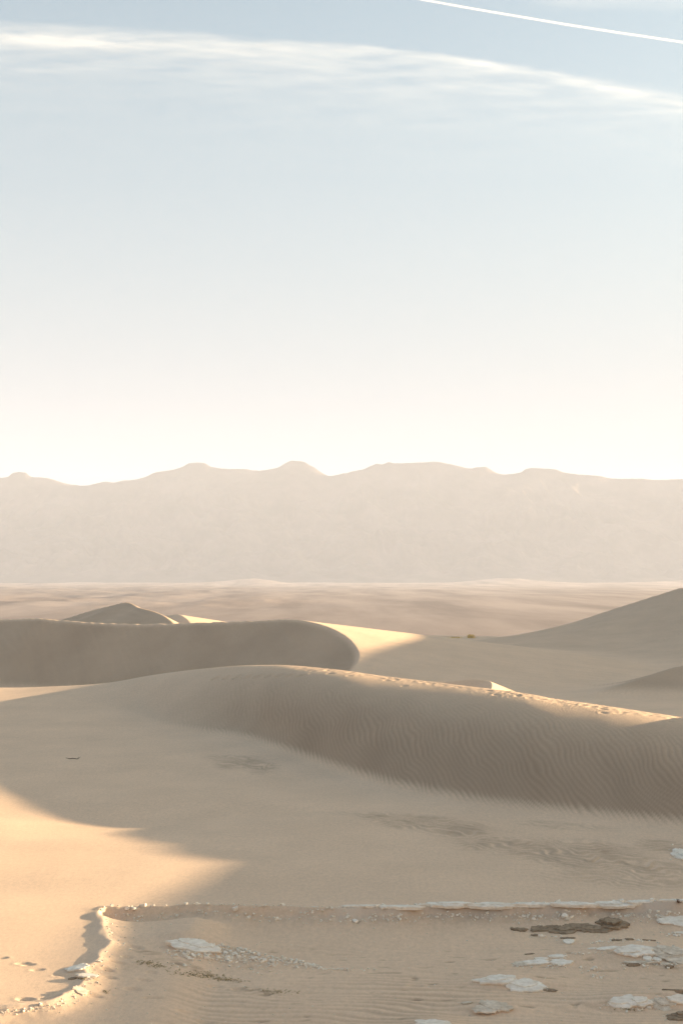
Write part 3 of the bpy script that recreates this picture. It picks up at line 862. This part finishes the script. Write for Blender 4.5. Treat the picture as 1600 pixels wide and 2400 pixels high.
# ---- flakes: a dozen shapes shared by all copies
def flake_mesh(seed):
    r = np.random.default_rng(seed)
    n = int(r.integers(5, 8))
    a = np.sort(r.uniform(0, 2 * np.pi, n) * .35 + np.linspace(0, 2 * np.pi, n, endpoint=False) * .9)
    rr = r.uniform(.75, 1.15, n)
    el = r.uniform(.6, 1.0)
    th = r.uniform(.22, .5)
    top = np.stack([np.cos(a) * rr * .5, np.sin(a) * rr * .5 * el, th + r.uniform(-.07, .07, n)], 1)
    mid = np.stack([np.cos(a) * rr * .55, np.sin(a) * rr * .55 * el, np.full(n, th * .4)], 1)
    bot = np.stack([np.cos(a) * rr * .45, np.sin(a) * rr * .45 * el, np.full(n, -.25)], 1)
    v = np.concatenate([[[0, 0, th + .03]], top, mid, bot])
    f = []
    for k in range(n):
        k2 = (k + 1) % n
        f.append((0, 1 + k, 1 + k2))
        for b in (1, 1 + n):
            f.append((b + k, b + n + k, b + n + k2)); f.append((b + k, b + n + k2, b + k2))
    return v, np.array(f)
FL = [flake_mesh(300 + k) for k in range(14)]

def rim_v(u):
    return np.interp(u, [233, 300, 450, 600, 700, 800, 900, 1000, 1100, 1200, 1300, 1400, 1500, 1700], [2131, 2127, 2125, 2128, 2128, 2131, 2130, 2126, 2123, 2124, 2126, 2123, 2124, 2128])
R5 = np.random.default_rng(55)
cand = []     # (u, v, size px, material, region)
n = 1500
u = R5.uniform(236, 1625, n)
dens = .45 + .55 * np.clip((u - 500) / 400, 0, 1)
off = 2 + R5.exponential(11, n)
keep = (R5.uniform(0, 1, n) < dens * np.clip(.7 + .6 * noise(u / 60, off / 40, 71), .2, 1)) & (off < 48)
sz = np.clip(R5.lognormal(1.45, .5, n) * np.exp(-off / 60), 2.0, 13)
for k in np.nonzero(keep)[0]:
    cand.append((u[k], rim_v(u[k]) + off[k], sz[k], 0))
n = 520      # fan beside the central slab
t_ = R5.uniform(0, 1, n) ** 1.15
ur = 500 + 270 * t_; vr = np.interp(ur, [500, 560, 640, 700, 770], [2211, 2221, 2240, 2251, 2270])
offv = np.abs(R5.normal(0, 1, n)) * np.interp(ur, [500, 560, 640, 700, 770], [20, 22, 16, 8, 3])
for k in range(n):
    cand.append((ur[k] + R5.normal(0, 8), vr[k] + offv[k] + 1, float(np.clip(R5.lognormal(1.55, .45), 2.2, 12) * (1 - .35 * t_[k])), 1))
for k in range(150):   # in front of the central slab
    uu = R5.uniform(385, 560)
    cand.append((uu, 2228 + abs(R5.normal(0, 13)) + (uu - 400) * .05, float(np.clip(R5.lognormal(1.6, .5), 2.2, 12)), 1))
rim_l = np.array([(233, 2131), (236, 2150), (246, 2172), (250, 2195), (264, 2212), (248, 2228), (226, 2254), (206, 2274), (214, 2288), (192, 2305), (170, 2332), (122, 2350), (60, 2362), (0, 2369), (-30, 2374)], float)
seg = np.concatenate([[0], np.cumsum(np.hypot(*np.diff(rim_l, axis=0).T))])
for k in range(230):
    q = R5.uniform(0, seg[-1])
    pu = np.interp(q, seg, rim_l[:, 0]); pv = np.interp(q, seg, rim_l[:, 1])
    d = R5.exponential(14)
    cand.append((pu + d * 1.5 + 2, pv + d * .45 + R5.normal(0, 2), float(np.clip(R5.lognormal(1.45, .5), 2.0, 11) * math.exp(-d / 70)), 2))
CH = [(1240, 2262, 45, 5), (1300, 2266, 25, 4), (1380, 2275, 36, 12), (1400, 2288, 20, 5), (1380, 2236, 40, 4), (1500, 2262, 50, 8), (1580, 2262, 30, 10), (1475, 2362, 55, 7), (1560, 2352, 35, 8),
      (1230, 2322, 40, 6), (1560, 2235, 50, 12), (1290, 2196, 35, 2), (1500, 2205, 60, 3), (1410, 2208, 40, 5), (1570, 2190, 40, 4), (1580, 2385, 30, 12), (1590, 2003, 18, 14), (830, 2272, 40, 4)]
for (cu, cvv, ru, rv) in CH:
    for k in range(int(10 + ru * .32)):
        cand.append((cu + R5.normal(0, ru * .6), cvv + R5.normal(0, rv * .6), float(np.clip(R5.lognormal(1.3, .5), 1.8, 9)), 3))
for k in range(520):
    cand.append((R5.uniform(240, 1620), 2150 + 250 * R5.uniform(0, 1), float(np.clip(R5.lognormal(.75, .35), 1.5, 4)), 4))
cand = [c for c in cand if c[1] < 2440]
cand.sort(key=lambda c: -c[2])
cx_, cy_, cz_ = ground_hits([c[0] for c in cand], [c[1] for c in cand])
REG = ['mud flakes strewn below the long ledge', 'mud flakes on the fan beside the central slab', 'mud flakes along the curved rim', 'mud chips around the slabs at the right']
def flake_label(c):
    u, v, s_, reg = c
    size = 'large' if s_ > 8.5 else 'fair-sized' if s_ > 7.2 else 'medium' if s_ > 6.2 else 'small'
    if reg == 0:
        d = v - rim_v(u)
        where = ('on the bare left stretch' if u < 520 else 'left of the white cap plates' if u < 800 else
                 'under the ' + ORD[min(8, int((u - 800) / 100))] + ' white cap plate')
        return '%s pale flake %s %s of the ledge' % (size, 'tight' if d < 8 else 'far down' if d > 18 else 'midway', where)
    if reg == 1:
        where = ('in front of the broad central slab' if u < 470 else 'just right of the broad central slab' if u < 545 else
                 'in the middle of the fan beside the central slab' if u < 620 else 'on the thin right part of the central fan' if u < 700 else 'at the far right tail of the central fan')
        return '%s pale mud flake %s' % (size, where)
    if reg == 2:
        where = ('at the top corner' if v < 2175 else 'on the upper bend' if v < 2235 else 'beside the white wedge' if v < 2300 else 'on the lower bend' if v < 2352 else 'on the bottom left run')
        return '%s pale mud flake %s of the curved rim' % (size, where)
    k = int(np.argmin([(u - q[0]) ** 2 + (4 * (v - q[1])) ** 2 for q in CH]))
    near_ = ['below the bright slab cluster', 'below the bright slab cluster', 'on the brown rubble line right of the bright cluster', 'on the brown rubble line right of the bright cluster', 'left of the big broken sheet',
             'below the big broken sheet', 'below the big broken sheet', 'under the rounded corner slab', 'among the white corner slabs', 'under the slanting slab', 'on the crumbled end of the big sheet', 'below the dark brown clods',
             'above the big broken sheet', 'above the big broken sheet', 'by the narrow right edge slab', 'in the bottom right corner', 'on the cracked slab beyond the ledge', 'on the bare sand in the middle'][k]
    return '%s pale mud chip %s' % (size, near_)
meshes = []
for k, (v, f) in enumerate(FL):
    o_ = mesh_from('flake_shape', v, f, M_FLAKE if k % 3 else M_CRUST, False)
    meshes.append(o_.data); bpy.data.objects.remove(o_)
rest_v, rest_f, nv = [], [], 0
n_ind = 0
for c, x, y, z in zip(cand, cx_, cy_, cz_):
    s_ = (1.3, 1.2, 1.0, 1.2, 1.2)[c[3]] * c[2] / F * y
    z = z + .12 * s_
    rz, tx, ty = R5.uniform(0, 6.28), R5.normal(0, .22), R5.normal(0, .18)
    k = int(R5.integers(0, len(FL)))
    if n_ind < 285 and c[3] < 4:
        o_ = bpy.data.objects.new('mud_flake', meshes[k])
        o_.location = (x, y, z); o_.rotation_euler = (tx, ty, rz); o_.scale = (s_, s_ * .95, s_ * .68)
        COL.objects.link(o_)
        tag(o_, flake_label(c), 'mud flake', REG[c[3]])
        n_ind += 1
    else:
        v, f = FL[k]
        cr, sr = math.cos(rz), math.sin(rz)
        w_ = np.stack([(v[:, 0] * cr - v[:, 1] * sr) * s_ + x, (v[:, 0] * sr + v[:, 1] * cr) * s_ + y, v[:, 2] * s_ * .68 + z + (v[:, 0] * tx + v[:, 1] * ty) * s_], 1)
        rest_v.append(w_); rest_f.append(f + nv); nv += len(w_)
tag(mesh_from('mud_crumbs', np.concatenate(rest_v), np.concatenate(rest_f), M_FLAKE, False),
    'tiny pale mud crumbs strewn over the sand below the ledge', None, None, 'stuff')

# ------------------------------------------------------------------ twig, tufts, plant, litter
def tube(pts, radii, ns=6):
    v, f = [], []
    for i, p in enumerate(pts):
        p = np.array(p); d = np.array(pts[min(i + 1, len(pts) - 1)]) - np.array(pts[max(i - 1, 0)])
        d = d / np.linalg.norm(d)
        a = np.cross(d, [0.1, 0.2, 1.0]); a /= np.linalg.norm(a); b = np.cross(d, a)
        for k in range(ns):
            t = 2 * np.pi * k / ns
            v.append(p + (a * math.cos(t) + b * math.sin(t)) * radii[i])
    for i in range(len(pts) - 1):
        for k in range(ns):
            k2 = (k + 1) % ns
            f.append((i * ns + k, i * ns + k2, (i + 1) * ns + k2)); f.append((i * ns + k, (i + 1) * ns + k2, (i + 1) * ns + k))
    return np.array(v), np.array(f)

def simple_mat(name, lo, hi, sc):
    return make_rock(name, lo, hi, sc)
M_TWIG = simple_mat('dead_wood', (0.07, 0.045, 0.03), (0.14, 0.09, 0.06), 30)
M_STRAW = simple_mat('dry_grass', (0.75, 0.52, 0.2), (0.85, 0.66, 0.32), 8)
M_PLANT = simple_mat('withered_leaf', (0.10, 0.05, 0.025), (0.2, 0.1, 0.05), 40)
M_LITTER = simple_mat('litter', (0.2, 0.15, 0.07), (0.38, 0.3, 0.14), 20)

tu = [(157, 1777), (164, 1780), (171, 1779), (179, 1782), (187, 1778)]
tx_, ty_, tz_ = ground_hits([p[0] for p in tu], [p[1] for p in tu], .1)
pts = [(x, y, z + h) for x, y, z, h in zip(tx_, ty_, tz_, (.05, .015, .03, .02, .10))]
ymean = float(np.mean(ty_))
pts = [(p[0], ymean + (p[1] - ymean) * .25, p[2]) for p in pts]
pts = [(p[0], p[1], float(height(np.array([p[0]]), np.array([p[1]]))[0][0]) + h) for p, h in zip(pts, (.04, .02, .035, .02, .09))]
b1, b2 = tube(pts, [.008, .014, .016, .013, .005]), tube([pts[3], (pts[3][0] + .1, pts[3][1] - .1, pts[3][2] + .05), (pts[3][0] + .16, pts[3][1] - .16, pts[3][2] + .11)], [.009, .007, .003])
tw = mesh_from('twig', *b1, M_TWIG, True)
mesh_from('side_shoot', *b2, M_TWIG, True).parent = tw
tag(tw, 'thin bent dead twig lying on the smooth sand at the left', 'twig')

def tuft(name, x, y, wx, wy, h, nbl, seed, lab, mat, group=None):
    r = np.random.default_rng(seed)
    v, f = [], []
    for k in range(nbl):
        bx, by = x + r.normal(0, wx * .45), y + r.normal(0, wy * .45)
        bz = float(height(np.array([bx]), np.array([by]), False)[0][0]) - .03 if k % 6 == 0 or k == 0 else bz
        a = r.uniform(0, 6.28); lean = r.uniform(.1, .8); L = h * r.uniform(.5, 1.1); w = .018 * h / .3
        d = np.array([math.cos(a), math.sin(a), 0]); s_ = np.array([-d[1], d[0], 0]) * w
        p0 = np.array([bx, by, bz]); p1 = p0 + d * L * lean * .3 + np.array([0, 0, L * .6]); p2 = p0 + d * L * lean + np.array([0, 0, L])
        i = len(v)
        v += [p0 - s_, p0 + s_, p1 - s_ * .7, p1 + s_ * .7, p2]
        f += [(i, i + 1, i + 3), (i, i + 3, i + 2), (i + 2, i + 3, i + 4)]
    o = mesh_from(name, np.array(v), np.array(f), mat, False)
    return tag(o, lab, 'grass tuft', group)
for (u, vv, wpx, hpx, lab, sd) in ((1103, 1496, 9, 8, 'taller golden dry grass tuft on the far rim of the sand', 1), (1068, 1497, 20, 4, 'low golden dry grass patch left of the taller tuft on the far rim', 2)):
    x, y, z = at_d(u, vv, 166.0)
    tuft('grass_tuft', x, y, wpx / F * y, .5, hpx / F * y * 1.25, 150, sd, lab, M_STRAW, 'golden grass tufts on the far rim')

px_, py_, pz_ = (float(k[0]) for k in ground_hits([1588], [2117]))
r = np.random.default_rng(8)
v, f = [], []
for k in range(26):
    a, el = r.uniform(0, 6.28), r.uniform(.2, 1.3)
    L = r.uniform(.05, .12)
    d = np.array([math.cos(a) * math.cos(el), math.sin(a) * math.cos(el), math.sin(el)])
    s_ = np.cross(d, [0, 0, 1]); s_ /= np.linalg.norm(s_); s_ *= .016
    p0 = np.array([px_, py_, pz_ - .01]) + r.normal(0, .03, 3) * [1, 1, 0]
    i = len(v); v += [p0 - s_ * .3, p0 + s_ * .3, p0 + d * L * .5 - s_, p0 + d * L * .5 + s_, p0 + d * L]
    f += [(i, i + 1, i + 3), (i, i + 3, i + 2), (i + 2, i + 3, i + 4)]
tag(mesh_from('withered_plant', np.array(v), np.array(f), M_PLANT, False), 'tiny withered brown plant above the ledge at the right edge', 'plant')

r = np.random.default_rng(12)
LU, LV = [], []
for (cu, cvv, ru, rv, nn) in ((465, 2285, 70, 7, 170), (530, 2296, 45, 5, 110), (345, 2258, 30, 5, 70), (370, 2266, 30, 5, 50), (640, 2325, 60, 6, 70), (250, 2326, 10, 4, 20), (190, 2294, 14, 3, 30), (1465, 2366, 40, 5, 40)):
    LU += list(r.normal(cu, ru * .5, nn)); LV += list(r.normal(cvv, rv * .5, nn) + (np.array(LU[-nn:]) - cu) * .08)
gx, gy, gz = ground_hits(LU, LV)
v, f = [], []
for x, y, z in zip(gx, gy, gz):
    a = r.uniform(0, 6.28); L = r.uniform(.02, .07); w = r.uniform(.003, .007)
    d = np.array([math.cos(a), math.sin(a), r.uniform(-.1, .5)]) * L; s_ = np.array([-math.sin(a), math.cos(a), 0]) * w
    p = np.array([x, y, z + .004]); i = len(v)
    v += [p - s_, p + s_, p + d * .5 + s_ * 1.2 + [0, 0, .008], p + d]
    f += [(i, i + 1, i + 2), (i, i + 2, i + 3)]
tag(mesh_from('plant_litter', np.array(v), np.array(f), M_LITTER, False), 'scattered dry straw litter in the sand below the central slab', None, None, 'stuff')
